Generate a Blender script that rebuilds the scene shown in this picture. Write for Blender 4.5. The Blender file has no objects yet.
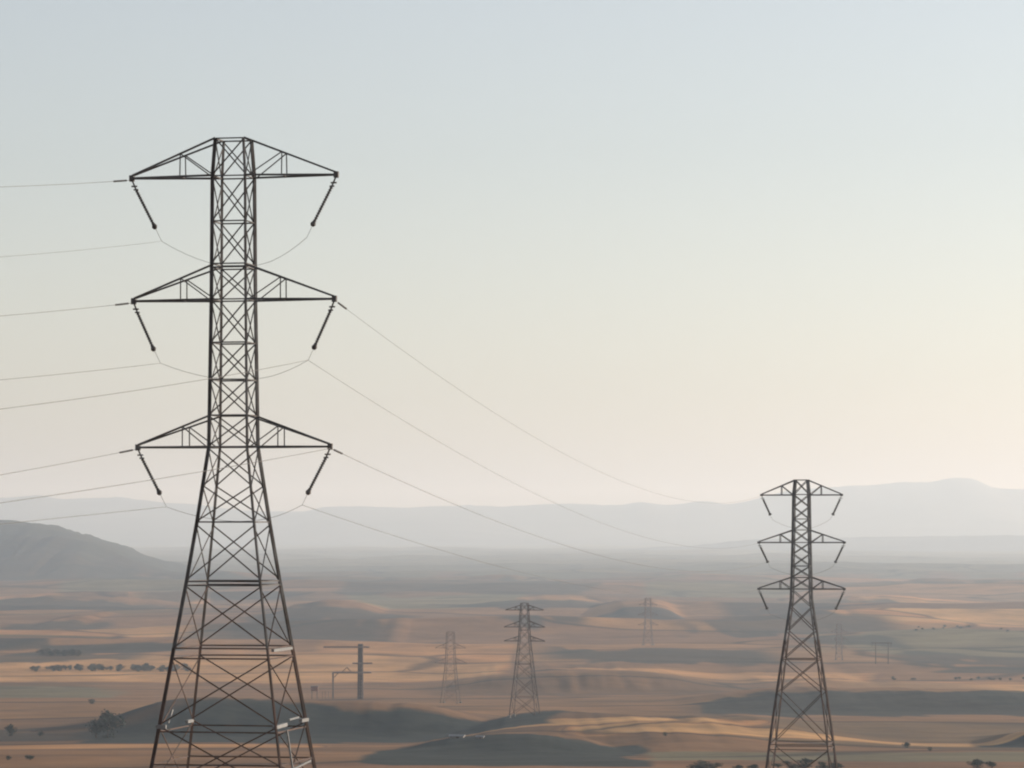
import bpy, math, random
import numpy as np
from mathutils import Vector, Matrix

R = math.radians
random.seed(7)
rng = np.random.default_rng(11)
S = bpy.context.scene
COL = S.collection

# ------------------------------------------------------------------ camera
FPX, HOR = 3500.0, 530.0            # focal length in pixels, pixel row of the eye level
cam_d = bpy.data.cameras.new('camera')
cam = bpy.data.objects.new('camera', cam_d)
COL.objects.link(cam)
cam_d.sensor_width = 36.0
cam_d.lens = 36.0 * FPX / 1024.0
cam_d.shift_y = (HOR - 384.0) / 1024.0
cam_d.clip_start = 0.5
cam_d.clip_end = 200000.0
cam.location = (0, 0, 0)
cam.rotation_euler = (R(90), 0, 0)
S.camera = cam

# ------------------------------------------------------------------ sky, sun, exposure
SUN_EL, SUN_AZ = R(11.0), R(66.0)   # azimuth clockwise from the view direction (+Y)
world = bpy.data.worlds.new('World')
S.world = world
world.use_nodes = True
wn = world.node_tree
bg = wn.nodes['Background']
sky = wn.nodes.new('ShaderNodeTexSky')
sky.sky_type = 'NISHITA'
sky.sun_disc = False
sky.sun_elevation = SUN_EL
sky.sun_rotation = SUN_AZ
sky.altitude = 200
sky.air_density = 1.0
sky.dust_density = 1.2
sky.ozone_density = 1.9
hsv = wn.nodes.new('ShaderNodeHueSaturation')
hsv.inputs['Saturation'].default_value = 0.53
wn.links.new(sky.outputs['Color'], hsv.inputs['Color'])
tint = wn.nodes.new('ShaderNodeMix')
tint.data_type = 'RGBA'
tint.blend_type = 'MULTIPLY'
tint.inputs[0].default_value = 1.0
tint.inputs[7].default_value = (1.035, 0.99, 0.985, 1)
wn.links.new(hsv.outputs['Color'], tint.inputs[6])
wn.links.new(tint.outputs[2], bg.inputs['Color'])
bg.inputs['Strength'].default_value = 0.13

sun_d = bpy.data.lights.new('sun', 'SUN')
sun_d.energy = 3.9
sun_d.angle = R(0.5)
sun_d.color = (1.0, 0.905, 0.79)
sun = bpy.data.objects.new('sun', sun_d)
COL.objects.link(sun)
sdir = Vector((math.sin(SUN_AZ) * math.cos(SUN_EL), math.cos(SUN_AZ) * math.cos(SUN_EL), math.sin(SUN_EL)))
sun.rotation_euler = sdir.to_track_quat('Z', 'Y').to_euler()
sun.location = (0, 0, 400)

S.view_settings.view_transform = 'Standard'
S.view_settings.look = 'None'
S.view_settings.exposure = 0.53
S.view_settings.gamma = 1.0
S.view_settings.use_curve_mapping = False
S.render.engine = 'CYCLES'
S.cycles.use_denoising = True
S.cycles.max_bounces = 6
S.cycles.volume_bounces = 3
S.cycles.filter_width = 2.1


def pix(px, py, D):
    """world point seen at pixel (px, py) at forward distance D"""
    return Vector(((px - 512.0) / FPX * D, D, (HOR - py) / FPX * D))


def to_px(p):
    return 512 + FPX * p[0] / p[1], HOR - FPX * p[2] / p[1]


# ------------------------------------------------------------------ materials
def mat(name, col, rough=0.8, metal=0.0, noise=0.0, nscale=3.0, col2=None, spec=0.3):
    m = bpy.data.materials.new(name)
    m.use_nodes = True
    nt = m.node_tree
    b = nt.nodes['Principled BSDF']
    b.inputs['Base Color'].default_value = (*col, 1)
    b.inputs['Roughness'].default_value = rough
    b.inputs['Metallic'].default_value = metal
    b.inputs['Specular IOR Level'].default_value = spec
    if noise > 0:
        tc = nt.nodes.new('ShaderNodeTexCoord')
        n = nt.nodes.new('ShaderNodeTexNoise')
        n.inputs['Scale'].default_value = nscale
        n.inputs['Detail'].default_value = 5
        nt.links.new(tc.outputs['Object'], n.inputs['Vector'])
        r = nt.nodes.new('ShaderNodeValToRGB')
        c2 = col2 or tuple(c * (1 - noise) for c in col)
        r.color_ramp.elements[0].position = 0.35
        r.color_ramp.elements[1].position = 0.65
        r.color_ramp.elements[0].color = (*c2, 1)
        r.color_ramp.elements[1].color = (*col, 1)
        nt.links.new(n.outputs['Fac'], r.inputs['Fac'])
        nt.links.new(r.outputs['Color'], b.inputs['Base Color'])
    return m


M = {}
M['steel_hazed'] = mat('hazed_grey_steel', (0.15, 0.145, 0.14), 0.75, 0.1, 0.3, 0.5)  # lighter grey paints distance haze onto the second pylon
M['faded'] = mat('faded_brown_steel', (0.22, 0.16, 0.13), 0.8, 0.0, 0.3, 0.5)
M['steel'] = mat('weathered_steel', (0.125, 0.12, 0.115), 0.7, 0.1, 0.5, 0.6, (0.04, 0.028, 0.022))
M['rust'] = mat('rust_brown_steel', (0.11, 0.064, 0.048), 0.75, 0.1, 0.5, 0.8, (0.055, 0.04, 0.033))
M['glint'] = mat('painted_glint_steel', (0.21, 0.21, 0.205), 0.45, 0.2, 0.3, 4.0)  # light tone paints sunlit glints on the lattice steel
M['glass'] = mat('grey_porcelain', (0.085, 0.08, 0.075), 0.8, 0.0, 0.3, 2.0)
M['wire'] = mat('dull_aluminium', (0.20, 0.195, 0.19), 0.85, 0.0, spec=0.1)
M['concrete'] = mat('concrete', (0.2, 0.19, 0.17), 0.9, 0.0, 0.3, 2.0)
M['leaf_dark'] = mat('dark_foliage', (0.04, 0.05, 0.035), 0.9, 0, 0.5, 1.2, (0.022, 0.03, 0.022))
M['leaf_dry'] = mat('dry_foliage', (0.13, 0.11, 0.07), 0.9, 0, 0.5, 1.2, (0.045, 0.045, 0.03))
M['bark'] = mat('bark', (0.10, 0.075, 0.055), 0.9, 0, 0.4, 3.0)
M['shed_wall'] = mat('brick_red_sheeting', (0.30, 0.14, 0.10), 0.8, 0, 0.3, 1.0)
M['roof'] = mat('pale_roof_sheeting', (0.22, 0.215, 0.21), 0.6, 0, 0.2, 1.0)
M['wall'] = mat('pale_render', (0.24, 0.22, 0.20), 0.9, 0, 0.2, 1.0)
M['range'] = mat('dry_mountain_slopes', (0.11, 0.105, 0.09), 0.95, 0, 0.45, 0.002)
M['hill'] = mat('scrub_covered_hillside', (0.05, 0.055, 0.045), 0.95, 0, 0.5, 0.006, (0.03, 0.035, 0.03))


# ------------------------------------------------------------------ mesh helpers
class MB:
    """collects faces and links them as ONE mesh object"""
    def __init__(s):
        s.v, s.f = [], []

    def add(s, vs, fs):
        o = len(s.v)
        s.v += [tuple(v) for v in vs]
        s.f += [tuple(i + o for i in f) for f in fs]

    def prism(s, p, q, prof, up=None, prof2=None):
        """sweep the closed 2-D profile from p to q"""
        p, q = Vector(p), Vector(q)
        d = (q - p)
        if d.length < 1e-6:
            return
        d.normalize()
        up = Vector(up) if up is not None else Vector((0, 0, 1))
        if abs(d.dot(up.normalized())) > 0.98:
            up = Vector((1, 0, 0))
        x = d.cross(up).normalized()
        y = x.cross(d).normalized()
        n = len(prof)
        prof2 = prof2 or prof
        vs = [p + x * a + y * b for a, b in prof] + [q + x * a + y * b for a, b in prof2]
        fs = [(i, (i + 1) % n, n + (i + 1) % n, n + i) for i in range(n)]
        fs += [tuple(reversed(range(n))), tuple(range(n, 2 * n))]
        s.add(vs, fs)

    def bar(s, p, q, w, up=None, flat=None):
        """L-section angle bar of leg width w"""
        t = w * 0.2
        h = w / 2
        pr = [(-h, -h), (h, -h), (h, -h + t), (-h + t, -h + t), (-h + t, h), (-h, h)]
        s.prism(p, q, pr, up)

    def box_bar(s, p, q, w, h=None, up=None):
        h = (h or w) / 2
        w = w / 2
        s.prism(p, q, [(-w, -h), (w, -h), (w, h), (-w, h)], up)

    def rod(s, p, q, r, r2=None, n=8):
        pr = [(r * math.cos(k * 2 * math.pi / n), r * math.sin(k * 2 * math.pi / n)) for k in range(n)]
        r2 = r if r2 is None else r2
        pr2 = [(r2 * math.cos(k * 2 * math.pi / n), r2 * math.sin(k * 2 * math.pi / n)) for k in range(n)]
        s.prism(p, q, pr, None, pr2)

    def tube(s, pts, r, n=6):
        pts = [Vector(p) for p in pts]
        o = len(s.v)
        m = len(pts)
        for i, p in enumerate(pts):
            d = (pts[min(i + 1, m - 1)] - pts[max(i - 1, 0)]).normalized()
            x = d.cross(Vector((0, 0, 1)))
            x = x.normalized() if x.length > 1e-3 else Vector((1, 0, 0))
            y = x.cross(d).normalized()
            for k in range(n):
                a = k * 2 * math.pi / n
                s.v.append(tuple(p + (x * math.cos(a) + y * math.sin(a)) * r))
        for i in range(m - 1):
            for k in range(n):
                k2 = (k + 1) % n
                s.f.append((o + i * n + k, o + i * n + k2, o + (i + 1) * n + k2, o + (i + 1) * n + k))
        s.f.append(tuple(o + k for k in reversed(range(n))))
        s.f.append(tuple(o + (m - 1) * n + k for k in range(n)))

    def box(s, c, sx, sy, sz):
        """box standing on c (centre of its base)"""
        x, y, z = c
        vs = [(x + a * sx / 2, y + b * sy / 2, z + k * sz) for k in (0, 1) for a, b in ((-1, -1), (1, -1), (1, 1), (-1, 1))]
        s.add(vs, [(3, 2, 1, 0), (4, 5, 6, 7), (0, 1, 5, 4), (1, 2, 6, 5), (2, 3, 7, 6), (3, 0, 4, 7)])

    def build(s, name, material, parent=None, origin=None, smooth=False):
        me = bpy.data.meshes.new(name)
        if origin is not None:
            ox = Vector(origin)
            s.v = [tuple(Vector(v) - ox) for v in s.v]
        me.from_pydata(s.v, [], s.f)
        me.materials.append(material)
        if smooth:
            me.shade_smooth()
        me.update()
        o = bpy.data.objects.new(name, me)
        COL.objects.link(o)
        if origin is not None:
            o.location = origin
        if parent is not None:
            o.parent = parent
        return o


def tag(o, label=None, cat=None, group=None, kind=None):
    if label: o['label'] = label
    if cat: o['category'] = cat
    if group: o['group'] = group
    if kind: o['kind'] = kind
    return o


def thing(name, label, cat, loc, rz=0.0, group=None):
    o = bpy.data.objects.new(name, None)
    o.empty_display_size = 0.5
    COL.objects.link(o)
    o.location = loc
    o.rotation_euler = (0, 0, rz)
    return tag(o, label, cat, group)


# ------------------------------------------------------------------ terrain height
def sstep(t):
    t = np.clip(t, 0, 1)
    return t * t * (3 - 2 * t)


BASE_D = np.array([0, 30, 60, 205, 560, 900, 1150, 1300, 1450, 1600, 1800, 2000, 2300, 2700, 60000], float)
BASE_Z = np.array([-1.8, -4.4, -8.0, -20.5, -43.5, -62, -73, -79.5, -88, -89, -93, -97, -106, -110, -110], float)


def vnoise(x, y, seed):
    """smooth value noise, vectorised"""
    xi, yi = np.floor(x), np.floor(y)
    fx, fy = x - xi, y - yi
    fx = fx * fx * (3 - 2 * fx)
    fy = fy * fy * (3 - 2 * fy)

    def h(a, b):
        v = np.sin(a * 127.1 + b * 311.7 + seed * 74.7) * 43758.5453
        return v - np.floor(v)
    return ((h(xi, yi) * (1 - fx) + h(xi + 1, yi) * fx) * (1 - fy) +
            (h(xi, yi + 1) * (1 - fx) + h(xi + 1, yi + 1) * fx) * fy) * 2 - 1


def base_z(x, y):
    d = np.hypot(x, y)
    z = np.zeros_like(d)
    for k in (-1, -.5, 0, .5, 1):
        z += np.interp(np.maximum(d * (1 + 0.06 * k), 0), BASE_D, BASE_Z) / 5
    far = sstep((d - 2300) / 1500)
    z += far * (10.0 * vnoise(x / 1100 + y / 4000, y / 620, 3) + 8.0 * vnoise(x / 460, y / 300, 5) + 4.0 * vnoise(x / 200, y / 170, 6) + 1.1 * vnoise(x / 85, y / 80, 7))
    z += far * 11.0 * (1 - np.abs(vnoise(x / 620 + 3, y / 420, 14))) ** 2
    mid = sstep((d - 500) / 400)
    z += mid * (0.9 * vnoise(x / 170, y / 120, 9) + 0.35 * vnoise(x / 60, y / 45, 12))
    return z


# (px0, px1, distance, [crest pixel rows sampled evenly from px0 to px1], front width m, back width m)
RIDGES = [
    # broad dark ridge behind and right of the big pylon
    (20, 560, 1560, [722, 716, 705, 698, 698, 702, 703, 704, 707, 716, 726], 95, 260),
    # lower dark lobe in front of it
    (370, 660, 1230, [752, 740, 734, 734, 741, 754], 100, 200),
    # long band on the right
    (640, 1180, 1900, [703, 693, 690, 690, 691, 692, 693, 694], 150, 380),
    (985, 1150, 1350, [738, 729, 726, 724], 60, 160),
    # brown swell behind the dark ridge, carries the third pylon
    (400, 900, 1480, [724, 718, 716, 717, 721, 727], 330, 260),
    (390, 760, 2350, [690, 680, 673, 672, 676, 684], 160, 500),
    # mid distance mounds
    (520, 790, 3000, [672, 664, 654, 650, 653, 660, 668], 200, 600),
    (570, 700, 4300, [640, 622, 612, 611, 615, 630], 260, 700),
    (240, 440, 4300, [632, 620, 609, 605, 609, 617, 623, 632], 330, 700),
    (490, 590, 3800, [645, 634, 626, 632, 642], 220, 500),
    (10, 130, 4000, [644, 632, 622, 622, 634, 643], 200, 500),
    (100, 260, 4700, [634, 622, 616, 615, 620, 632], 260, 600),
    (300, 460, 3400, [652, 648, 640, 638, 645, 652], 200, 500),
    (-60, 180, 3000, [658, 655, 657, 662, 668], 130, 400),
    (780, 900, 3300, [668, 660, 655, 660, 667], 160, 400),
    (700, 840, 4600, [628, 620, 612, 614, 626], 260, 600),
    (860, 1010, 6600, [592, 584, 579, 578, 582, 590], 350, 900),
    (820, 960, 5200, [612, 606, 603, 606, 612], 300, 600),
    (400, 560, 6200, [602, 597, 594, 597, 603], 300, 700),
    (130, 330, 5800, [608, 601, 600, 602, 606], 300, 700),
    (940, 1100, 3600, [655, 648, 646, 648], 200, 500),
    (-80, 220, 5200, [612, 606, 601, 603, 607, 613], 420, 700),
    (420, 700, 5000, [618, 611, 606, 604, 608, 612, 618], 420, 700),
    (180, 420, 3700, [652, 645, 640, 636, 640, 650], 320, 500),
    (640, 900, 3900, [645, 637, 631, 629, 634, 645], 380, 600),
    (850, 1200, 3000, [670, 662, 658, 657, 659], 260, 500),
    (-160, 140, 2500, [692, 686, 684, 687, 692], 160, 500),
    (560, 1000, 2500, [692, 684, 680, 679, 682, 690], 170, 500),
    (300, 640, 7200, [590, 584, 580, 579, 583, 590], 500, 800),
    # the big hill on the left edge
    (60, 345, 7300, [594, 583, 574, 576, 571, 575, 583, 595], 500, 800),
    (-420, 262, 8200, np.interp(np.linspace(-420, 262, 49), [-420, -300, -180, -90, -30, 0, 16, 40, 60, 86, 108, 118, 140, 163, 190, 225, 262],
                                [556, 530, 513, 519, 521, 522, 522.5, 527, 531.5, 533, 536.5, 541.5, 546, 555, 560, 569, 578]), 1150, 1800),
]


RIDGES = [(a, b, D, (np.array(r, float) - (5.0 if 3500 < D < 5500 else 0)), f, w) for a, b, D, r, f, w in RIDGES]


def ridge(x, y, px0, px1, D, rows, fw, bw, add):
    px = 512 + FPX * x / D
    rows = np.array(rows, float)
    t = (px - px0) / (px1 - px0)
    k = np.linspace(0, 1, len(rows))
    row = np.zeros_like(px)
    for o in (-.04, -.02, 0, .02, .04):
        row += np.interp(t + o, k, rows) / 5
    row = row + .9 * vnoise(px / 17.0, px * 0 + D * .01, 63) + .4 * vnoise(px / 6.0, px * 0 + D * .01, 64)
    end = sstep(t / 0.3) * sstep((1 - t) / 0.3)
    zc = (HOR - row) / FPX * D
    wob = 0.16 * fw * vnoise(px / 110.0, px * 0 + D, 21)
    b = y - D + wob
    prof = np.where(b < 0, sstep(1 + b / fw), sstep(1 - b / bw))
    bz = base_z(x, np.full_like(x, D))
    h = np.maximum(zc - bz, 0)
    # shallow gullies down the slopes, fading out at crest and foot
    g = np.abs(vnoise(px / 22.0 + b / fw * .5, b / fw * .8, 61)) * .6 + np.abs(vnoise(px / 9.0, b / fw, 62)) * .4
    prof = prof * (1 - (.12 if D < 2000 else (.8 if D > 8000 else .5)) * (g - .2) * (1 - prof) * 1.6)
    return h * prof * end


def height(x, y):
    x = np.asarray(x, float)
    y = np.asarray(y, float)
    z = base_z(x, y)
    e = np.zeros_like(z)
    front = y > 400
    for r in RIDGES:
        e = np.where(front, np.maximum(e, ridge(x, y, *r, e)), e)
    return z + e


def gz(x, y):
    return float(height(np.array([x]), np.array([y]))[0])


def ground_at(px, py, d0=900, d1=9000):
    """first point where the pixel's ray meets the ground"""
    D = np.geomspace(d0, d1, 2500)
    X = (px - 512) / FPX * D
    Z = (HOR - py) / FPX * D
    hit = np.nonzero(height(X, D) >= Z)[0]
    i = hit[0] if len(hit) else len(D) - 1
    return float(X[i]), float(D[i])


# ------------------------------------------------------------------ ground sheet
# angular fan round the viewpoint, fine in front, coarse behind
ang = np.concatenate([np.linspace(-180, -30, 26)[:-1], np.linspace(-30, -11, 39)[:-1], np.linspace(-11, 11, 353)[:-1],
                      np.linspace(11, 30, 39)[:-1], np.linspace(30, 180, 26)])[:-1]
rad = np.concatenate([[3, 10, 25, 50], np.geomspace(80, 900, 60)[:-1], np.geomspace(900, 9500, 520)[:-1], np.geomspace(9500, 34000, 40)])
A, Q = np.meshgrid(np.radians(ang), rad)
GX, GY = Q * np.sin(A), Q * np.cos(A)
GZ = height(GX.ravel(), GY.ravel())
nr, na = Q.shape
verts = np.stack([GX.ravel(), GY.ravel(), GZ], 1)
idx = np.arange(nr * na).reshape(nr, na)
i0, i1 = idx[:-1], idx[1:]
faces = np.stack([i0, np.roll(i0, -1, 1), np.roll(i1, -1, 1), i1], -1).reshape(-1, 4)
vlist = [tuple(v) for v in verts] + [(0, 0, gz(0, 0))]
flist = [tuple(reversed(f)) for f in faces.tolist()] + [(int(idx[0, (k + 1) % na]), int(idx[0, k]), len(vlist) - 1) for k in range(na)]
gme = bpy.data.meshes.new('ground')
gme.from_pydata(vlist, [], flist)
gme.shade_smooth()

# what grows where: scrub (dark bushes, slope shade painted in) and stubble (pale straw), laid out in plan
COVER = [  # kind, px, py, half width px, half height px  (only the plan position on the plain is used)
]


def cover_maps(x, y):
    px = 512 + FPX * x / np.maximum(y, 50)
    D = y
    scrub_shade = np.zeros_like(x)
    stub = np.zeros_like(x)

    def blob(X0, X1, D0, D1, soft=0.16):
        n = 0.35 * vnoise(px / 45.0, np.log(np.maximum(D, 10)) * 14, 31)
        tx = (px - X0) / (X1 - X0)
        ty = (np.log(np.maximum(D, 10)) - math.log(D0)) / (math.log(D1) - math.log(D0))
        w = 1 - np.maximum(np.abs(tx - .5), np.abs(ty - .5)) * 2 + n * 0.5
        return sstep(w / soft)
    for r_ in RIDGES:  # darkens viewer-facing slopes: bushes plus painted shade
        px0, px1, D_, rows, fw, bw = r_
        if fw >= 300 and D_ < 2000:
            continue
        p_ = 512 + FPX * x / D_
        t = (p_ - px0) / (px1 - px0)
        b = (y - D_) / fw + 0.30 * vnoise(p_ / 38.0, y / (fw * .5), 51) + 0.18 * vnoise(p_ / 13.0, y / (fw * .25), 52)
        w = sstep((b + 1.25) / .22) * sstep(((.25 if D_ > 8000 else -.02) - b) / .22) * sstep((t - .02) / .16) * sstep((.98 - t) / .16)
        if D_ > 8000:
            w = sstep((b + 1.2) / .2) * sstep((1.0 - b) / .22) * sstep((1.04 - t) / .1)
        scrub_shade = np.maximum(scrub_shade, w * (.95 if D_ < 2300 else (.35 if 2300 < D_ < 2700 else .8)))
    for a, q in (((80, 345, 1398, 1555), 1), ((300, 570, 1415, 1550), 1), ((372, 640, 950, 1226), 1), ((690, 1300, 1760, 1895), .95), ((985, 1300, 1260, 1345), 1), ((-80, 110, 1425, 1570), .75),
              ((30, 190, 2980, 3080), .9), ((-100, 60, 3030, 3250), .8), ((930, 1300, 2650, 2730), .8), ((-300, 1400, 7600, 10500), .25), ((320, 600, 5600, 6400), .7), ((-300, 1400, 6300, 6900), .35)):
        scrub_shade = np.maximum(scrub_shade, blob(*a, soft=.09) * q)
    # pale grass strip climbing the left shoulder of the dark ridge
    pl = [ground_at(*q) for q in ((30, 732), (70, 731), (105, 727), (130, 720), (152, 710), (172, 703))]
    dm = np.full_like(x, 1e9)
    for (ax, ay), (bx, by) in zip(pl[:-1], pl[1:]):
        ux, uy = bx - ax, by - ay
        t = np.clip(((x - ax) * ux + (y - ay) * uy) / (ux * ux + uy * uy), 0, 1)
        dm = np.minimum(dm, np.hypot(x - ax - t * ux, y - ay - t * uy))
    strip = sstep(1 - dm / 16)
    scrub_shade = scrub_shade * (1 - .55 * strip)
    for a in [(-200, 430, 2450, 2960), (300, 520, 2450, 3250), (-100, 230, 3330, 3700), (540, 1300, 1290, 1390), (800, 1300, 3700, 4300), (860, 1300, 4600, 5400),
              (560, 900, 2430, 2650), (-200, 60, 5200, 5900), (130, 210, 5300, 5700), (500, 600, 3850, 4100), (800, 1300, 2150, 2500), (-200, 330, 1250, 1385), (430, 760, 1400, 1470)]:
        stub = np.maximum(stub, blob(*a))
    fal = np.zeros_like(x)
    for a in [(-900, 2000, 7300, 40000), (820, 1300, 2950, 3500), (640, 800, 5500, 6600), (350, 520, 4400, 5600), (-100, 120, 2100, 2400), (640, 1300, 1040, 1160), (60, 240, 5900, 6800)]:
        fal = np.maximum(fal, blob(*a) * .8)
    return np.clip(scrub_shade, 0, 1), np.clip(stub, 0, 1), fal


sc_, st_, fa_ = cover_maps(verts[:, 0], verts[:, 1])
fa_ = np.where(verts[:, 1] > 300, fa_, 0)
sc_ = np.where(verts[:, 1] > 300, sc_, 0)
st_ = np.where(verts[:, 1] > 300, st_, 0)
for nm, arr in (('scrub_shade', sc_), ('stubble', st_), ('fallow', fa_)):
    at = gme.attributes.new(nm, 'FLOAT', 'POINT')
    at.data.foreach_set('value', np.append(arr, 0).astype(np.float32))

gm = bpy.data.materials.new('dry_farmland')
gm.use_nodes = True
nt = gm.node_tree
L = nt.links.new
N = nt.nodes.new
bs = nt.nodes['Principled BSDF']
bs.inputs['Roughness'].default_value = 0.95
bs.inputs['Specular IOR Level'].default_value = 0.1
geo = N('ShaderNodeNewGeometry')
mp = N('ShaderNodeMapping')
mp.inputs['Rotation'].default_value = (0, 0, R(17))
mp.inputs['Scale'].default_value = (1 / 420, 1 / 300, 0)
wz = N('ShaderNodeTexNoise')
wz.inputs['Scale'].default_value = 1 / 260
wz.inputs['Detail'].default_value = 2
L(geo.outputs['Position'], wz.inputs['Vector'])
wsub = N('ShaderNodeVectorMath'); wsub.operation = 'SUBTRACT'
L(wz.outputs['Color'], wsub.inputs[0]); wsub.inputs[1].default_value = (.5, .5, .5)
wsc = N('ShaderNodeVectorMath'); wsc.operation = 'SCALE'; wsc.inputs['Scale'].default_value = 260
L(wsub.outputs[0], wsc.inputs[0])
wad = N('ShaderNodeVectorMath'); wad.operation = 'ADD'
L(geo.outputs['Position'], wad.inputs[0]); L(wsc.outputs[0], wad.inputs[1])
L(wad.outputs[0], mp.inputs['Vector'])
vo = N('ShaderNodeTexVoronoi')
vo.voronoi_dimensions = '2D'
vo.inputs['Scale'].default_value = 1.0
L(mp.outputs['Vector'], vo.inputs['Vector'])
sep = N('ShaderNodeSeparateColor')
L(vo.outputs['Color'], sep.inputs[0])
a_st = N('ShaderNodeAttribute'); a_st.attribute_name = 'stubble'
a_sc = N('ShaderNodeAttribute'); a_sc.attribute_name = 'scrub_shade'
# field tone = cell random pulled towards straw where stubble stands
m1 = N('ShaderNodeMath'); m1.operation = 'MULTIPLY_ADD'
L(sep.outputs[0], m1.inputs[0]); m1.inputs[1].default_value = 0.62; m1.inputs[2].default_value = 0.02
inv = N('ShaderNodeMapRange'); inv.inputs['To Min'].default_value = 0.72; inv.inputs['To Max'].default_value = 0.98
L(sep.outputs[1], inv.inputs['Value'])
mixf = N('ShaderNodeMix'); mixf.data_type = 'FLOAT'
L(a_st.outputs['Fac'], mixf.inputs[0]); L(m1.outputs[0], mixf.inputs[2]); L(inv.outputs[0], mixf.inputs[3])
rp = N('ShaderNodeValToRGB')
cr = rp.color_ramp
cr.elements[0].position = 0.0; cr.elements[0].color = (0.147, 0.112, 0.047, 1)
cr.elements[1].position = 1.0; cr.elements[1].color = (0.557, 0.308, 0.119, 1)
for p, c in ((0.16, (0.187, 0.090, 0.041)), (0.32, (0.284, 0.144, 0.056)), (0.48, (0.224, 0.106, 0.047)), (0.64, (0.381, 0.190, 0.071)), (0.8, (0.492, 0.224, 0.081))):
    e = cr.elements.new(p); e.color = (*c, 1)
L(mixf.outputs[0], rp.inputs['Fac'])
# drifts of soil and growth inside the fields
n2 = N('ShaderNodeTexNoise'); n2.inputs['Scale'].default_value = 1 / 70; n2.inputs['Detail'].default_value = 8; n2.inputs['Roughness'].default_value = 0.6
L(geo.outputs['Position'], n2.inputs['Vector'])
mr = N('ShaderNodeMapRange'); mr.inputs['From Min'].default_value = 0.3; mr.inputs['From Max'].default_value = 0.7
mr.inputs['To Min'].default_value = 0.52; mr.inputs['To Max'].default_value = 1.2
L(n2.outputs['Fac'], mr.inputs['Value'])
mul = N('ShaderNodeVectorMath'); mul.operation = 'SCALE'
a_fa = N('ShaderNodeAttribute'); a_fa.attribute_name = 'fallow'
mxf = N('ShaderNodeMix'); mxf.data_type = 'RGBA'
L(a_fa.outputs['Fac'], mxf.inputs[0]); L(rp.outputs['Color'], mxf.inputs[6]); mxf.inputs[7].default_value = (0.17, 0.155, 0.085, 1)
# dark hedge lines along the field edges
ve = N('ShaderNodeTexVoronoi'); ve.voronoi_dimensions = '2D'; ve.feature = 'DISTANCE_TO_EDGE'; ve.inputs['Scale'].default_value = 1.0
L(mp.outputs['Vector'], ve.inputs['Vector'])
he = N('ShaderNodeMapRange'); he.inputs['From Min'].default_value = 0.008; he.inputs['From Max'].default_value = 0.035
he.inputs['To Min'].default_value = 0.35; he.inputs['To Max'].default_value = 1.0
L(ve.outputs['Distance'], he.inputs['Value'])
mhe = N('ShaderNodeVectorMath'); mhe.operation = 'SCALE'
L(mxf.outputs[2], mhe.inputs[0]); L(he.outputs[0], mhe.inputs['Scale'])
L(mhe.outputs[0], mul.inputs[0]); L(mr.outputs[0], mul.inputs['Scale'])
# dark bushes and painted slope shade
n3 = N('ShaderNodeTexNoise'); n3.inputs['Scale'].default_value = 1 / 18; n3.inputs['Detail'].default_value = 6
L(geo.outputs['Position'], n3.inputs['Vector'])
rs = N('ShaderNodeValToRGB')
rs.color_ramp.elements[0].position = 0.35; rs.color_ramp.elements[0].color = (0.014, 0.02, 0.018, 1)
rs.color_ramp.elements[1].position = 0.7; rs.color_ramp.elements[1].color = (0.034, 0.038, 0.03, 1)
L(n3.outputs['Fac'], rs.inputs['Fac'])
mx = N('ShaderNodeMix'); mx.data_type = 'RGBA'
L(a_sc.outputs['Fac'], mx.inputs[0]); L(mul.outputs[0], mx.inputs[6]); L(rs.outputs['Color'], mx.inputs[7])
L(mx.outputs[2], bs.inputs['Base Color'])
n4 = N('ShaderNodeTexNoise'); n4.inputs['Scale'].default_value = 1 / 45; n4.inputs['Detail'].default_value = 5; n4.inputs['Roughness'].default_value = 0.55
L(geo.outputs['Position'], n4.inputs['Vector'])
bp = N('ShaderNodeBump'); bp.inputs['Strength'].default_value = 0.5; bp.inputs['Distance'].default_value = 4.0
L(n4.outputs['Fac'], bp.inputs['Height']); L(bp.outputs['Normal'], bs.inputs['Normal'])
gme.materials.append(gm)
ground = bpy.data.objects.new('ground', gme)
COL.objects.link(ground)
tag(ground, 'rolling dry farmland of tan and brown fields', None, None, 'structure')


# ------------------------------------------------------------------ mountains
def mountain(name, D, depth, prof, label, seed, m):
    xs = np.linspace(-900, 1900, 420)
    pp = np.array(prof, float)
    y = np.interp(xs, pp[:, 0], pp[:, 1])
    y = sum(np.interp(xs + o, pp[:, 0], pp[:, 1]) for o in (-5, 0, 5)) / 3
    off = np.clip(np.maximum(-xs, xs - 1024) / 150, 0, 1)
    y = y + off * 7 * vnoise(xs / 90, xs * 0, seed) + 0.5 * vnoise(xs / 9, xs * 0, seed + 1)
    zc = (HOR - y) / FPX * D
    X = (xs - 512) / FPX * D
    rows = np.concatenate([np.linspace(-1, 0, 26), np.linspace(0, 1, 14)[1:]])
    vs = []
    for r in rows:
        yy = D + r * depth
        pr = sstep(1 - abs(r))
        gul = 1 - abs(r) * (1 - abs(r)) * (1.1 + 1.1 * vnoise(X / (depth * .22) + r * .6, np.full_like(X, r * 2.2), seed + 5))
        z = -116 + (zc + 116) * pr * np.clip(gul, .2, 1.2)
        vs.append(np.stack([X * (1 + 0 * r), np.full_like(X, yy), z], 1))
    V = np.concatenate(vs)
    n = len(xs)
    F = [(i * n + j, i * n + j + 1, (i + 1) * n + j + 1, (i + 1) * n + j) for i in range(len(rows) - 1) for j in range(n - 1)]
    me = bpy.data.meshes.new(name)
    me.from_pydata([tuple(v) for v in V], [], F)
    me.shade_smooth()
    me.materials.append(m)
    o = bpy.data.objects.new(name, me)
    COL.objects.link(o)
    return tag(o, label, None, None, 'structure')


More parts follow.
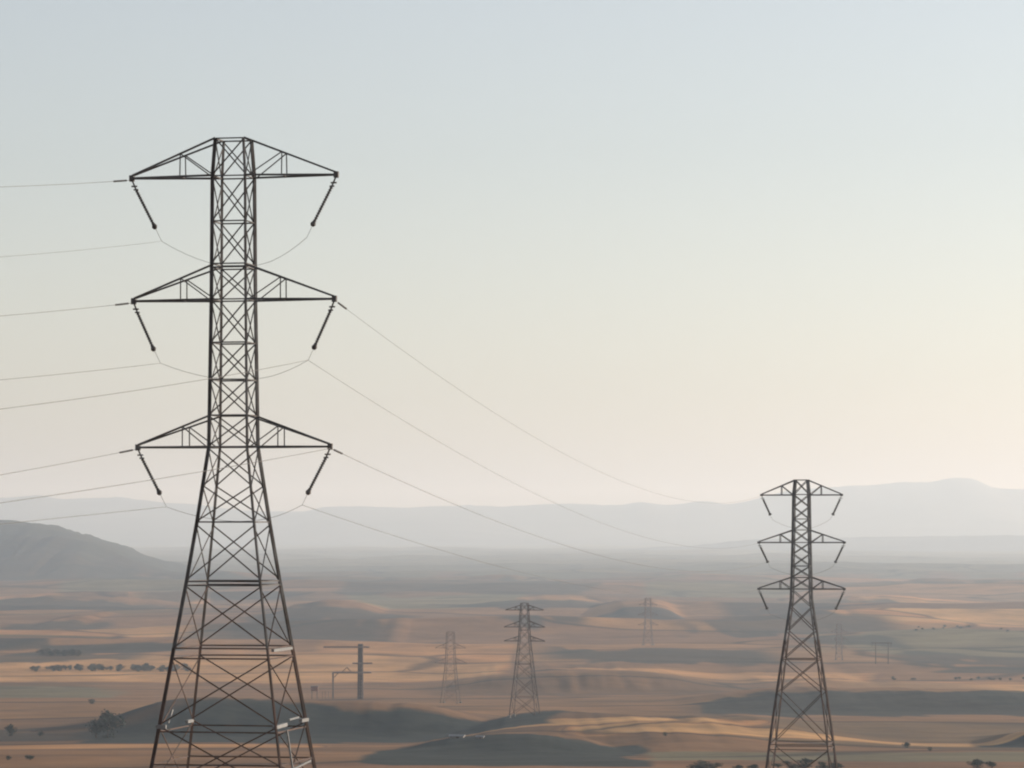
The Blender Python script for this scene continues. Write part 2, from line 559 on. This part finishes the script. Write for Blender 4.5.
mountain('mountains', 27000, 4500, [(-900, 505), (-300, 500), (0, 498), (40, 495), (60, 499), (120, 497), (150, 501), (200, 505), (250, 511), (300, 512), (325, 507),
         (365, 506), (400, 508), (440, 506), (470, 505), (500, 507), (545, 504), (575, 503), (600, 505), (622, 505), (640, 501), (665, 505), (690, 503), (703, 500),
         (725, 505), (750, 501), (765, 496), (790, 490), (845, 486.5), (885, 484), (905, 481.5), (925, 483), (945, 479), (960, 477.5), (975, 479), (992, 488), (1024, 489),
         (1400, 498), (1900, 505)], 'pale far mountain range along the horizon', 41, M['range'])
mountain('mountain_foothills', 18500, 1900, [(-900, 562), (300, 562), (430, 561), (470, 556), (520, 553), (600, 550), (700, 545), (740, 540.5), (800, 538), (900, 536.5),
         (1024, 535), (1300, 530), (1900, 545)], 'low hazy foothills in front of the far mountains', 47, M['range'])


# ------------------------------------------------------------------ lattice pylons
def lerp_table(tab, z):
    zs = np.array([t[0] for t in tab]); ws = np.array([t[1] for t in tab])
    o = np.argsort(zs)
    return float(np.interp(z, zs[o], ws[o]))


def pylon(label, base, theta, levels, panels, rings, arms, leg_w, br_w, m_leg, m_br, strings=True, string_len=3.2, pale=(), group=None, split_z=None, m_low=None):
    """levels: (z, half width) above the base; theta: bearing of the line (clockwise from +Y).
    arms: (z top chord, z bottom chord, reach, string inward dx, string drop)"""
    root = thing('lattice_pylon', label, 'pylon', base, -theta, group)
    hw = lambda z: lerp_table(levels, z)

    def corner(sx, sy, z):
        h = hw(z)
        return Vector((sx * h, sy * h, z))
    CS = [(-1, -1), (1, -1), (1, 1), (-1, 1)]
    zs = sorted(t[0] for t in levels)
    pick = lambda z: (m_low if (split_z is not None and z < split_z) else m_leg)
    pickb = lambda z: (m_low if (split_z is not None and z < split_z) else m_br)
    for sx, sy in CS:
        mb = MB()
        for a, b in zip(zs[:-1], zs[1:]):
            mb.bar(corner(sx, sy, a), corner(sx, sy, b), leg_w, up=(sx, sy, 0.01))
        leg = mb.build('leg', m_leg, root)
        if m_low:
            leg.data.materials.append(m_low)
            for pl in leg.data.polygons:
                if pl.center.z < split_z:
                    pl.material_index = 1
        fb = MB()
        c = corner(sx, sy, 0)
        fb.box((c.x, c.y, -0.6), leg_w * 5, leg_w * 5, 1.0)
        fb.build('footing', M['concrete'], root)
    for z0, z1 in panels:
        mb = MB()
        for i in range(4):
            a, b = CS[i], CS[(i + 1) % 4]
            off = 0.012
            n = Vector(((a[0] + b[0]) / 2, (a[1] + b[1]) / 2, 0)) * off
            mb.bar(corner(*a, z0) + n, corner(*b, z1) + n, br_w, up=n)
            mb.bar(corner(*b, z0) - n * 8, corner(*a, z1) - n * 8, br_w, up=n)
        mb.build('cross_bracing', pickb(z0), root)
    for z in rings:
        mb = MB()
        for i in range(4):
            a, b = CS[i], CS[(i + 1) % 4]
            mb.bar(corner(*a, z), corner(*b, z), br_w * 1.15, up=(0, 0, 1))
        mb.build('horizontal_frame', pickb(z), root)
    tips = {}
    for k, (zt, zb, L_, sdx, sdz) in enumerate(arms):
        for s in (-1, 1):
            mb = MB()
            tip = Vector((s * L_, 0, zb))
            ct = 0.02
            for sy in (-1, 1):
                mb.bar(corner(s, sy, zb), tip + Vector((0, sy * 0.10, 0)), br_w * 1.7, up=(0, 0, 1))
                mb.bar(corner(s, sy, zt), tip + Vector((0, sy * 0.10, 0.16)), br_w * 1.45, up=(0, 0, 1))
            mb.box((tip.x + s * 0.05, 0, zb - 0.18), 0.34 * br_w / .09, 0.34 * br_w / .09, 0.36)
            arm = mb.build('crossarm', m_leg, root)
            bb = MB()
            t = 0.5
            for sy in (-1, 1):
                f = (L_ * t - hw(zt)) / (L_ - hw(zt))
                pt = corner(s, sy, zt).lerp(tip + Vector((0, sy * .1, .16)), f)
                f2 = (L_ * t - hw(zb)) / (L_ - hw(zb))
                pb = corner(s, sy, zb).lerp(tip + Vector((0, sy * .1, 0)), f2)
                bb.bar(pt, pb, br_w, up=(0, 1, 0))
                bb.bar(pt, corner(s, sy, zb).lerp(pb, 0.08), br_w, up=(0, 1, 0))
                if sy == -1:
                    p1 = pb
                else:
                    bb.bar(p1, pb, br_w * .8)
            bb.build('arm_bracing', m_br, arm)
            top = tip + Vector((s * 0.04, 0, -0.2))
            bot = Vector((s * (L_ - sdx), 0, zb - sdz))
            tips[(k, s)] = (tip + Vector((s * 0.1, 0, -0.1)), bot)
            if strings:
                d = (bot - top)
                ln = d.length
                d.normalize()
                sb = MB()
                sr = 0.15 * br_w / .09
                nd = 15
                a0 = 0.20 * ln / 3.2 * 3
                for q in range(nd):
                    c0 = top + d * (a0 + (ln - a0 - .15) * q / nd)
                    c1 = top + d * (a0 + (ln - a0 - .15) * (q + 0.55) / nd)
                    c2 = top + d * (a0 + (ln - a0 - .15) * (q + 1) / nd)
                    sb.rod(c0, c1, sr * .45, sr, 8)
                    sb.rod(c1, c2, sr, sr * .45, 8)
                st = sb.build('insulator_string', M['glass'], root)
                hb = MB()
                hb.rod(top + Vector((0, 0, .1)), top + d * (a0 + .02), 0.05, None, 6)
                e = Vector((0.22, 0, 0)) * (br_w / .09)
                hb.box_bar(top + d * (a0 * .55) - e, top + d * (a0 * .55) + e, .09, .09)
                hb.box_bar(top + d * (a0 * .95) - e * .8, top + d * (a0 * .95) + e * .8, .09, .09)
                hb.build('hanger', m_leg, st)
                cb = MB()
                cb.rod(bot - d * .2, bot + d * .02, sr * .7, sr * 1.5, 8)
                cb.rod(bot + d * .02, bot + d * .16, sr * 1.5, sr * .8, 8)
                cb.build('end_clamp', m_leg, st)
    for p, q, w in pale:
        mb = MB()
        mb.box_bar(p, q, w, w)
        o = mb.build('sun_glint_bar', M['glint'], root)
        tag(o, 'short pale bar painted as a sun glint on the dark lattice')
    return root, tips


def loc2w(root, p):
    c, s = math.cos(root.rotation_euler.z), math.sin(root.rotation_euler.z)
    return Vector((root.location.x + c * p[0] - s * p[1], root.location.y + s * p[0] + c * p[1], root.location.z + p[2]))


# --- the nearest pylon
TH = R(10.6)
D1 = 205.0
k1 = D1 / FPX
X1 = (233.5 - 512) * k1
B1 = Vector((X1, D1, gz(X1, D1)))
z1 = lambda py: (HOR - py) * k1 - B1.z
lv = [(z1(139), .86), (z1(177), 1.0), (z1(300), 1.05), (z1(447), 1.17), (z1(522), 1.73), (z1(580), 2.21), (z1(647), 2.81), (z1(723), 3.48), (z1(768), 3.89)]
lv.append((0.0, 3.89 + (z1(768) - 0) * 0.152))
zr = lambda *a: [z1(p) for p in a]
pan = [(z1(b), z1(a)) for a, b in ((140, 176), (178, 222), (222, 264), (267, 299), (301, 343), (343, 380), (380, 415), (417, 446), (449, 486), (486, 521), (525, 579), (586, 646), (657, 722), (724, 790))]
pan.append((0.4, z1(792)))
hwl = lambda z: lerp_table(lv, z)


def rside(f, z, sx=1):
    """point on the right-hand face of the lower tower, f from near (-1) to far (1)"""
    h = hwl(z)
    return Vector((h + 0.09, f * h, z))


za, zb_, zc_ = z1(649), z1(724), z1(764)
h1, h2 = hwl(za), hwl(zb_)
pale = [  # pale bars laid over the lattice as painted sun glints
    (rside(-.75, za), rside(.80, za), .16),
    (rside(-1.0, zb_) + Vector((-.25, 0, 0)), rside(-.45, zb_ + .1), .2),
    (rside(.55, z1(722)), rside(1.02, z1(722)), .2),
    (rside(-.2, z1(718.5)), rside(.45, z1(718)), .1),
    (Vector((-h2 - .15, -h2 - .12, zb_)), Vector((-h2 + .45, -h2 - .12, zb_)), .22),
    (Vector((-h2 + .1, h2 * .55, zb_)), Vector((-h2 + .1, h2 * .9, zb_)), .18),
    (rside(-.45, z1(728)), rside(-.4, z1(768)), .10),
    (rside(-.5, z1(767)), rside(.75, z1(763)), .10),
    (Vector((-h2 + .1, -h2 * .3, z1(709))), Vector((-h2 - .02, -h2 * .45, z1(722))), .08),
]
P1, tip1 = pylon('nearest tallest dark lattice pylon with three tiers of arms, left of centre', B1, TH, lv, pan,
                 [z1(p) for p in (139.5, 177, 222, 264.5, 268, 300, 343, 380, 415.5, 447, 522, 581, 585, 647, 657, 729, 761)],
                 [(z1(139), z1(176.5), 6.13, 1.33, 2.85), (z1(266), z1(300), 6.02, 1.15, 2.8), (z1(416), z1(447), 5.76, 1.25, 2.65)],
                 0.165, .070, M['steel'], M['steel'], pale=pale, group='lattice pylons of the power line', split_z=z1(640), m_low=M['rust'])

# --- the second pylon, further along the line
D2 = 560.0
k2 = D2 / FPX
X2 = (801.5 - 512) * k2
B2 = Vector((X2, D2, gz(X2, D2)))
z2 = lambda py: (HOR - py) * k2 - B2.z
lv2 = [(z2(479.5), .98), (z2(494.5), 1.2), (z2(542.5), 1.32), (z2(589), 1.5), (z2(600), 1.55), (z2(640), 2.45), (z2(683), 3.4), (z2(730), 4.4), (z2(768), 5.1), (0.0, 5.1 + z2(768) * .145)]
pan2 = [(z2(b), z2(a)) for a, b in ((480, 494), (495, 507), (507, 519), (519, 530), (530, 542), (543, 554), (554, 566), (566, 577), (577, 588.5), (590, 607), (607, 631), (631, 659), (659, 692), (692, 743))]
pan2.append((0.4, z2(748)))
P2, tip2 = pylon('second pylon on the right with tips against the pale mountains', B2, TH, lv2, pan2,
                 [z2(p) for p in (480, 494.5, 519, 530, 542.5, 566, 577.5, 589, 659, 743, 748)],
                 [(z2(480), z2(495), 6.35, 1.3, 3.1), (z2(530), z2(542.5), 6.8, 1.35, 3.1), (z2(577), z2(589), 6.8, 1.25, 3.1)],
                 .27, .12, M['steel_hazed'], M['steel_hazed'], group='lattice pylons of the power line', split_z=z2(625), m_low=M['rust'])


def far_pylon(label, px, py_base, py_top, wb, wt, arm_rows, arm_px, tone, ratio=0.35, D=None, strings=False):
    if D is None:
        x, D = ground_at(px, py_base)
    x = (px - 512) / FPX * D
    k = D / FPX
    z = gz(x, D)
    b = Vector((x, D, z))
    zz = lambda r: max((HOR - r) * k - z, 0.3)
    H = zz(py_top)
    th = R(10.6)
    c = 1.0 / (math.cos(th) + math.sin(th))
    hb, ht = wb / 2 * k * c, wt / 2 * k * c
    zw = zz(arm_rows[-1][1])
    lv_ = [(0, hb), (zw, hb + (ht - hb) * .80), (H, ht)]
    zs_ = [0.4, .17 * H, .33 * H, .46 * H, .57 * H, .67 * H, .76 * H, .84 * H, .92 * H, H]
    pan_ = list(zip(zs_[:-1], zs_[1:]))
    arms_ = [(zz(a), zz(b_), w * k, 1.0, 2.6) for (a, b_), w in zip(arm_rows, arm_px)]
    lw = max(.27, .42 * k)
    r_, t_ = pylon(label, b, th, lv_, pan_, [.17 * H, .46 * H, .76 * H, H], arms_, lw, lw * (.62 if tone is M['rust'] else .42), tone, tone, strings=strings, group='lattice pylons of the power line')
    return r_


far_pylon('mid distance brown pylon on the tan field right of the dark ridge', 524.5, 716, 603, 31, 8, [(605, 610), (621, 627), (636, 641)], [18.5, 20, 20], M['rust'])
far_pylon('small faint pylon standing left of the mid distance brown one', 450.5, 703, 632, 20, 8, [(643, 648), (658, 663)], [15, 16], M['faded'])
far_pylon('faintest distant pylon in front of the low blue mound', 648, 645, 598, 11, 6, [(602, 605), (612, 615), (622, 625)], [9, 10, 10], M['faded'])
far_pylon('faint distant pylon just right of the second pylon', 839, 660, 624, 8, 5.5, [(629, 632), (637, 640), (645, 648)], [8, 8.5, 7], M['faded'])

# --- distant wooden H-frame
hx, hD = ground_at(882, 664)
kk = hD / FPX
hz = gz(hx, hD)
hf = thing('h_frame_pole', 'distant two legged H-frame power pole with flat crossbar', 'power pole', (hx, hD, hz), -R(6))
for dx in (-6.2, 6.2):
    mb = MB(); mb.rod((dx * kk, 0, -1), (dx * kk, 0, 21.5 * kk), .55 * kk, .45 * kk, 8); mb.build('pole', M['rust'], hf)
mb = MB(); mb.box_bar((-11 * kk, 0, 21 * kk), (10 * kk, 0, 21 * kk), 1.1 * kk, 1.0 * kk); mb.build('crossbar', M['rust'], hf)
mb = MB()
for dx in (-10, 0, 9):
    mb.rod((dx * kk, 0, 20.5 * kk), (dx * kk, 0, 17.5 * kk), .3 * kk, None, 6)
mb.build('insulator', M['glass'], hf)

# --- solid mast with side arms, and the gantry next to it
mx_, mD = ground_at(360.5, 699)
k = mD / FPX
mz = gz(mx_, mD)
ms = thing('power_mast', 'dark mast with short side arms on both sides behind the dark ridge', 'mast', (mx_, mD, mz), 0)
mb = MB()
H = 55 * k
for sx in (-1, 1):
    for sy in (-1, 1):
        mb.bar((sx * 2.2 * k, sy * 2.2 * k, -1), (sx * 1.6 * k, sy * 1.6 * k, H), 1.2 * k, up=(sx, sy, .01))
for i in range(9):
    za_, zb2 = H * i / 9, H * (i + 1) / 9
    for sy in (-1, 1):
        mb.bar((-1.9 * k, sy * 1.9 * k, za_), (1.9 * k, sy * 1.9 * k, zb2), .8 * k)
        mb.bar((1.9 * k, sy * 1.9 * k, za_), (-1.9 * k, sy * 1.9 * k, zb2), .8 * k)
mb.box_bar((0, 0, -1), (0, 0, H), 1.5 * k, 1.5 * k)
mb.build('mast_body', M['rust'], ms)
for (a, b, r_) in ((-8, 12, 663.2), (-4, 11, 672.5), (-37, 9, 647.0)):
    mb = MB()
    z_ = (HOR - r_) * k - mz
    mb.box_bar((a * k, -2.4 * k, z_), (b * k, -2.4 * k, z_), 1.3 * k, 1.5 * k)
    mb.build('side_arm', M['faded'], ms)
gt = thing('gantry', 'small right angled gantry reaching left from the dark mast', 'gantry', ((333 - 512) * k, mD, gz((333 - 512) * k, mD)), 0)
zg = (HOR - 672.5) * k - gt.location.z
mb = MB(); mb.box_bar((0, 0, -1), (0, 0, zg + .6 * k), 1.6 * k); mb.build('post', M['faded'], gt)
mb = MB(); mb.box_bar((.9 * k, 0, zg), (23.6 * k, 0, zg), 1.3 * k, 1.6 * k); mb.build('beam', M['faded'], gt)
mb = MB(); mb.bar((1 * k, 0, zg - 5 * k), (5 * k, 0, zg - .8 * k), .8 * k); mb.bar((9 * k, 0, zg + .8 * k), (14 * k, 0, zg + 5 * k), .7 * k)
mb.bar((14 * k, 0, zg + 5 * k), (18 * k, 0, zg + .8 * k), .7 * k); mb.build('beam_stay', M['faded'], gt)

tx = (314.5 - 512) * k
tk = thing('equipment_kiosk', 'small reddish raised kiosk on posts left of the gantry', 'kiosk', (tx, mD, gz(tx, mD)), 0)
zt_ = (HOR - 691) * k - tk.location.z
for dx in (-2.6, 2.6):
    mb = MB(); mb.box_bar((dx * k, 0, -1), (dx * k, 0, zt_), .8 * k); mb.build('post', M['faded'], tk)
mb = MB(); mb.box((0, 0, zt_), 7 * k, 5 * k, 4.4 * k); mb.build('cabin', M['shed_wall'], tk)
mb = MB(); mb.box((0, 0, zt_ + 4.4 * k + .003), 8 * k, 6 * k, .6 * k); mb.build('roof', M['faded'], tk)
for i, pxp in enumerate((322, 325, 328)):
    xx = (pxp - 512) * k
    mb = MB()
    g_ = gz(xx, mD + 4)
    mb.rod((xx, mD + 4, g_ - .5), (xx, mD + 4, g_ + 8 * k), .3 * k, .25 * k, 6)
    o = mb.build('fence_post', M['faded'], None, (xx, mD + 4, g_))
    tag(o, 'thin post in the short row between kiosk and gantry', 'post', 'thin posts beside the gantry')

# ------------------------------------------------------------------ conductors
LDIR = Vector((math.sin(TH), math.cos(TH), 0))


def wire_between(label, a, b, thru, r=0.022, name='power_line', cat='power line', group='conductors of the power line', ins=True):
    a, b = Vector(a), Vector(b)
    # sag so that the curve passes the pixel 'thru'
    best = None
    for sag in np.linspace(-2, 30, 400):
        t = np.linspace(0, 1, 160)
        X = a.x + (b.x - a.x) * t; Y = a.y + (b.y - a.y) * t
        Z = a.z + (b.z - a.z) * t - 4 * sag * t * (1 - t)
        px = 512 + FPX * X / Y; py = HOR - FPX * Z / Y
        i = int(np.argmin(abs(px - thru[0])))
        e = abs(py[i] - thru[1])
        if best is None or e < best[0]:
            best = (e, sag)
    sag = best[1]
    f = lambda t: a.lerp(b, t) - Vector((0, 0, 4 * sag * t * (1 - t)))
    mb = MB()
    mb.tube([f(t) for t in np.linspace(0, 1, 49)], r)
    o = mb.build(name, M['wire'], None, a, smooth=True)
    tag(o, label, cat, group)
    if ins:
        tension(o, f, a, (b - a).length)
    return o


def tension(o, f, a, span):
    mb = MB()
    for q in range(10):
        s0, s1, s2 = [(.9 + 2.6 * (q + w) / 10) / span for w in (0, .5, 1)]
        mb.rod(f(s0) - a, f(s1) - a, .03, .062, 8)
        mb.rod(f(s1) - a, f(s2) - a, .062, .03, 8)
    mb.build('tension_insulator', M['glass'], o)


def wire_back(label, a, thru, r=0.016, span=330.0, ins=True, via=None):
    """runs back past the viewer on the left; its slope is fitted to the pixel 'thru'"""
    a = Vector(a)
    best = None
    for m0 in np.linspace(-.05, .4, 900):
        kq = (m0 * span - 10) / span ** 2
        s = np.linspace(0, 120, 600)
        X = a.x - LDIR.x * s; Y = a.y - LDIR.y * s; Z = a.z - m0 * s + kq * s * s
        px = 512 + FPX * X / Y; py = HOR - FPX * Z / Y
        i = int(np.argmin(abs(px - thru[0])))
        e = abs(py[i] - thru[1])
        if best is None or e < best[0]:
            best = (e, m0, kq)
    _, m0, kq = best
    f = lambda t: a - LDIR * (t * span) + Vector((0, 0, -m0 * t * span + kq * (t * span) ** 2))
    mb = MB()
    mb.tube([f(t) for t in np.linspace(0, 1, 60)], r)
    o = mb.build('power_line', M['wire'], None, a, smooth=True)
    tag(o, label, 'power line', 'conductors of the power line')
    if ins:
        tension(o, f, a, span)
    return o


def jumper(label, root, bl, br, low, drop, thick, r=.013, back=1.6):
    """slack loop from one hanging insulator to the other, behind the tower body"""
    bl, br = Vector(bl), Vector(br)
    pts = [bl]
    pts.append(bl + Vector((.05, .12, -.35)))
    jl, jr = bl + Vector((.35, .3, -.85)), br + Vector((-.45, .3, -.75))
    m = MB()
    n = 14
    pts2 = []
    for i in range(n + 1):
        t = i / n
        p = jl.lerp(jr, t)
        p.y += back * min(1, 3.2 * t, 3.2 * (1 - t))
        p.z -= drop * (1 - (2 * t - 1) ** 2)
        pts2.append(p)
    allp = [bl, bl.lerp(jl, .6)] + pts2 + [br.lerp(jr, .6), br]
    m.tube([loc2w(root, p) for p in allp], r)
    o = m.build('jumper_cable', M['wire'], None, loc2w(root, bl), smooth=True)
    tag(o, label, 'cable', 'jumper cables slung between hanging insulators')
    return loc2w(root, jl), loc2w(root, jr)


J = []
for k_, (nm, drop) in enumerate((('top', 1.5), ('middle', 1.0), ('bottom', .9))):
    J.append(jumper('slack cable slung behind the nearest pylon under its %s arms' % nm, P1, tip1[(k_, -1)][1], tip1[(k_, 1)][1], 0, drop, 1))
J2 = []
for k_, (nm, drop) in enumerate((('top', 1.5), ('middle', 1.4), ('bottom', 1.4))):
    J2.append(jumper('slack cable slung behind the right hand pylon under its %s arms' % nm, P2, tip2[(k_, -1)][1], tip2[(k_, 1)][1], 0, drop, 1, r=.018))

W1 = {k_: loc2w(P1, v[0]) for k_, v in tip1.items()}
W2 = {k_: loc2w(P2, v[0]) for k_, v in tip2.items()}
W2b = {k_: loc2w(P2, v[1]) for k_, v in tip2.items()}

wire_back('thin line running left from the top left arm tip of the nearest pylon', W1[(0, -1)], (0, 187))
wire_back('thin line running left from the middle left arm tip of the nearest pylon', W1[(1, -1)], (0, 316))
wire_back('thin line running left from the bottom left arm tip of the nearest pylon', W1[(2, -1)], (0, 475))
wire_back('very faint line running left from under the top left hanging insulator', J[0][0], (0, 257), r=.011, ins=False)
wire_back('faint line running left from under the middle left hanging insulator', J[1][0], (0, 380), r=.016, ins=False)
wire_back('faint line running left from under the bottom left hanging insulator', J[2][0], (0, 524), r=.016, ins=False)
wire_back('line passing left behind the nearest pylon from under its middle right insulator', J[1][1], (0, 409), ins=False)
wire_back('line passing left behind the nearest pylon from its bottom right arm tip', W1[(2, 1)], (0, 503), ins=False)
wire_between('steepest line running right from the middle right arm tip of the nearest pylon', W1[(1, 1)], W2[(0, -1)], (500, 417), r=.011)
wire_between('line running right from under the middle right hanging insulator', J[1][1], W2[(1, -1)], (560, 505), r=.012, ins=False)
wire_between('line running right from the bottom right arm tip of the nearest pylon', W1[(2, 1)], W2b[(1, -1)], (520, 531), r=.015)
wire_between('lowest line running right from under the bottom right hanging insulator', J[2][1], W2[(2, -1)], (460, 556), r=.014, ins=False)


# ------------------------------------------------------------------ trees and shrubs
def crown_mesh(name, n, seed, m, squash=1.0):
    r_ = random.Random(seed)
    mb = MB()
    lobes = []
    for _ in range(9):
        a = r_.uniform(0, 6.28); q = r_.uniform(.0, .33)
        lobes.append((q * math.cos(a), q * math.sin(a), r_.uniform(.2, .8), r_.uniform(.15, .26)))
    for _ in range(n):
        lx, ly, lz, lr = r_.choice(lobes)
        d = Vector((r_.gauss(0, 1), r_.gauss(0, 1), r_.gauss(0, 1))).normalized() * lr * r_.uniform(.55, 1.08)
        c = Vector((lx, ly, lz)) + Vector((d.x, d.y, d.z * squash))
        u = Vector((r_.gauss(0, 1), r_.gauss(0, 1), r_.gauss(0, 1))).normalized()
        v = u.orthogonal().normalized()
        s_ = r_.uniform(.025, .06)
        w = u.cross(v)
        mb.add([c - v * s_, c + w * s_ * .7, c + v * s_, c - w * s_ * .7], [(0, 1, 2, 3)])
    me = bpy.data.meshes.new(name)
    me.from_pydata(mb.v, [], mb.f)
    me.materials.append(m)
    return me


def trunk_mesh(seed):
    r_ = random.Random(seed)
    mb = MB()
    mb.rod((0, 0, -.08), (0.01, 0, .45), .035, .022, 7)
    for _ in range(5):
        a = r_.uniform(0, 6.28)
        mb.rod((0.005, 0, r_.uniform(.25, .42)), (.26 * math.cos(a), .26 * math.sin(a), r_.uniform(.5, .75)), .016, .006, 5)
    me = bpy.data.meshes.new('trunk')
    me.from_pydata(mb.v, [], mb.f)
    me.materials.append(M['bark'])
    return me


CROWNS = [crown_mesh('crown', 900, 3 + i, M['leaf_dark'] if i != 2 else M['leaf_dry']) for i in range(3)]
TRUNKS = [trunk_mesh(30 + i) for i in range(3)]


def tree(px, py, h_px, label, group=None, wide=1.0, kind=0, cat='tree', name='tree'):
    x, D = ground_at(px, py)
    h = h_px * D / FPX
    root = thing(name, label, cat, (x, D, gz(x, D)), random.uniform(0, 6.28), group)
    for nm, me in (('crown', CROWNS[kind]), ('trunk', TRUNKS[kind])):
        o = bpy.data.objects.new(nm, me)
        COL.objects.link(o)
        o.parent = root
        o.scale = (h * wide, h * wide, h)
    return root


tree(108, 738, 28, 'broad dark tree at the foot of the dark ridge on the left', None, 1.25, 0)
tree(96, 738, 20, 'lower dark tree touching the left side of the broad one', None, 1.2, 1)
tree(10, 736, 12, 'dark tree near the left edge under the ridge', None, 1.2, 0)
tree(40, 737, 6, 'small dark shrub between two dark trees under the ridge', None, 1.4, 1, 'shrub', 'shrub')
tree(8, 760, 4.5, 'low green shrub on the brown field at the left edge', None, 1.8, 0, 'shrub', 'shrub')
tree(30, 760, 5, 'wide low green shrub on the brown field at bottom left', None, 3.2, 1, 'shrub', 'shrub')
tree(907, 748, 6, 'tiny dark shrub alone on the tan field at the right', None, 1.8, 0, 'shrub', 'shrub')
tree(930, 751, 4, 'tiniest dry shrub right of the lone dark one', None, 1.8, 2, 'shrub', 'shrub')
tree(978, 768, 9, 'dark rounded shrub at the bottom edge near the right corner', None, 2.6, 0, 'shrub', 'shrub')
tree(992, 768, 7, 'dark low shrub beside the rounded one in the right corner', None, 2.6, 1, 'shrub', 'shrub')
for i in range(16):
    tree(42 + i * 2.5 + random.uniform(-1, 1), 655.5 + random.uniform(-.6, .6), random.uniform(4.5, 7.5), 'dark tree in the short clump on the pale field at left', 'trees of the short clump', 1.7, i % 3)
for i in range(70):
    q = random.choice([(30, 62), (58, 100), (90, 120), (134, 152), (160, 190), (30, 190)])
    tree(random.uniform(*q), 671 + random.uniform(-2.5, .8), random.uniform(2.6, 6.2), 'dark tree in the long hedgerow above the orange field at left', 'trees of the long hedgerow', 1.9, (0, 2, 2, 1)[i % 4])
for i in range(18):
    tree(random.uniform(690, 840), 768 + random.uniform(-4, 6), random.uniform(4, 7.5), 'grey green shrub along the bottom edge around the second pylon', 'shrubs around the second pylon', 3.0, i % 3, 'shrub', 'shrub')
for i in range(16):
    q = random.choice([(862, 915), (955, 1024), (960, 1024)])
    tree(random.uniform(*q), 680 + random.uniform(-1.5, 1), random.uniform(1.8, 3), 'tiny dark tree in the far broken line crossing the right fields', 'trees of the far right line', 2.2, i % 3)
for i in range(12):
    tree(random.choice([925, 940, 962, 1000]) + random.uniform(-10, 10), random.uniform(627, 633), random.uniform(1.6, 2.6), 'tiny dark tree by the pale strip far off at right', 'trees by the pale far strip', 2.4, i % 3)
tree(665, 736, 4, 'lone tiny shrub on the brown slope right of the mid pylon', None, 1.8, 2, 'shrub', 'shrub')
tree(92, 704, 5, 'lone low dry shrub on the left end of the ridge crest', None, 2.2, 2, 'shrub', 'shrub')


# ------------------------------------------------------------------ farm sheds
def shed(px, py, w_px, h_px, label):
    x, D = ground_at(px, py)
    k_ = D / FPX
    r_ = thing('farm_shed', label, 'shed', (x, D, gz(x, D)), R(-12), None)
    w, h, d = w_px * k_, h_px * k_ * .5, w_px * k_ * .5
    mb = MB(); mb.box((0, 0, -.6), w, d, h + .6); mb.build('wall', M['wall'], r_)
    mb = MB()
    e = .35
    mb.add([(-w / 2 - e, -d / 2 - e, h), (w / 2 + e, -d / 2 - e, h), (w / 2 + e, 0, h * 2), (-w / 2 - e, 0, h * 2), (-w / 2 - e, d / 2 + e, h), (w / 2 + e, d / 2 + e, h)],
           [(0, 1, 2, 3), (3, 2, 5, 4), (0, 3, 4), (1, 5, 2), (0, 4, 5, 1)])
    mb.build('roof', M['roof'], r_)
    mb = MB(); mb.box((w * .1, -d / 2 - .03, -.3), w * .2, .08, h * .8 + .3); mb.build('door', M['rust'], r_)


shed(457, 738, 14, 3.6, 'long pale roofed shed on the dark slope below the small pylon')
shed(480, 738.5, 7, 3, 'smaller pale shed right of the long one on the dark slope')

# ------------------------------------------------------------------ haze
hb = MB()
hb.box((0, 0, -130), 76000, 76000, 130 + 430)
hmat = bpy.data.materials.new('dusty_haze')
hmat.use_nodes = True
ht = hmat.node_tree
ht.nodes.remove(ht.nodes['Principled BSDF'])
pv = ht.nodes.new('ShaderNodeVolumePrincipled')
pv.inputs['Color'].default_value = (0.73, 0.865, 1.0, 1)
pv.inputs['Density'].default_value = 7.6e-5
pv.inputs['Absorption Color'].default_value = (1, 1, 1, 1)   # bluer light is scattered more, nothing absorbed
pv.inputs['Anisotropy'].default_value = 0.4
ht.links.new(pv.outputs['Volume'], ht.nodes['Material Output'].inputs['Volume'])
hz_o = hb.build('haze', hmat)
tag(hz_o, 'thin pale dusty haze over the valley', None, None, 'stuff')
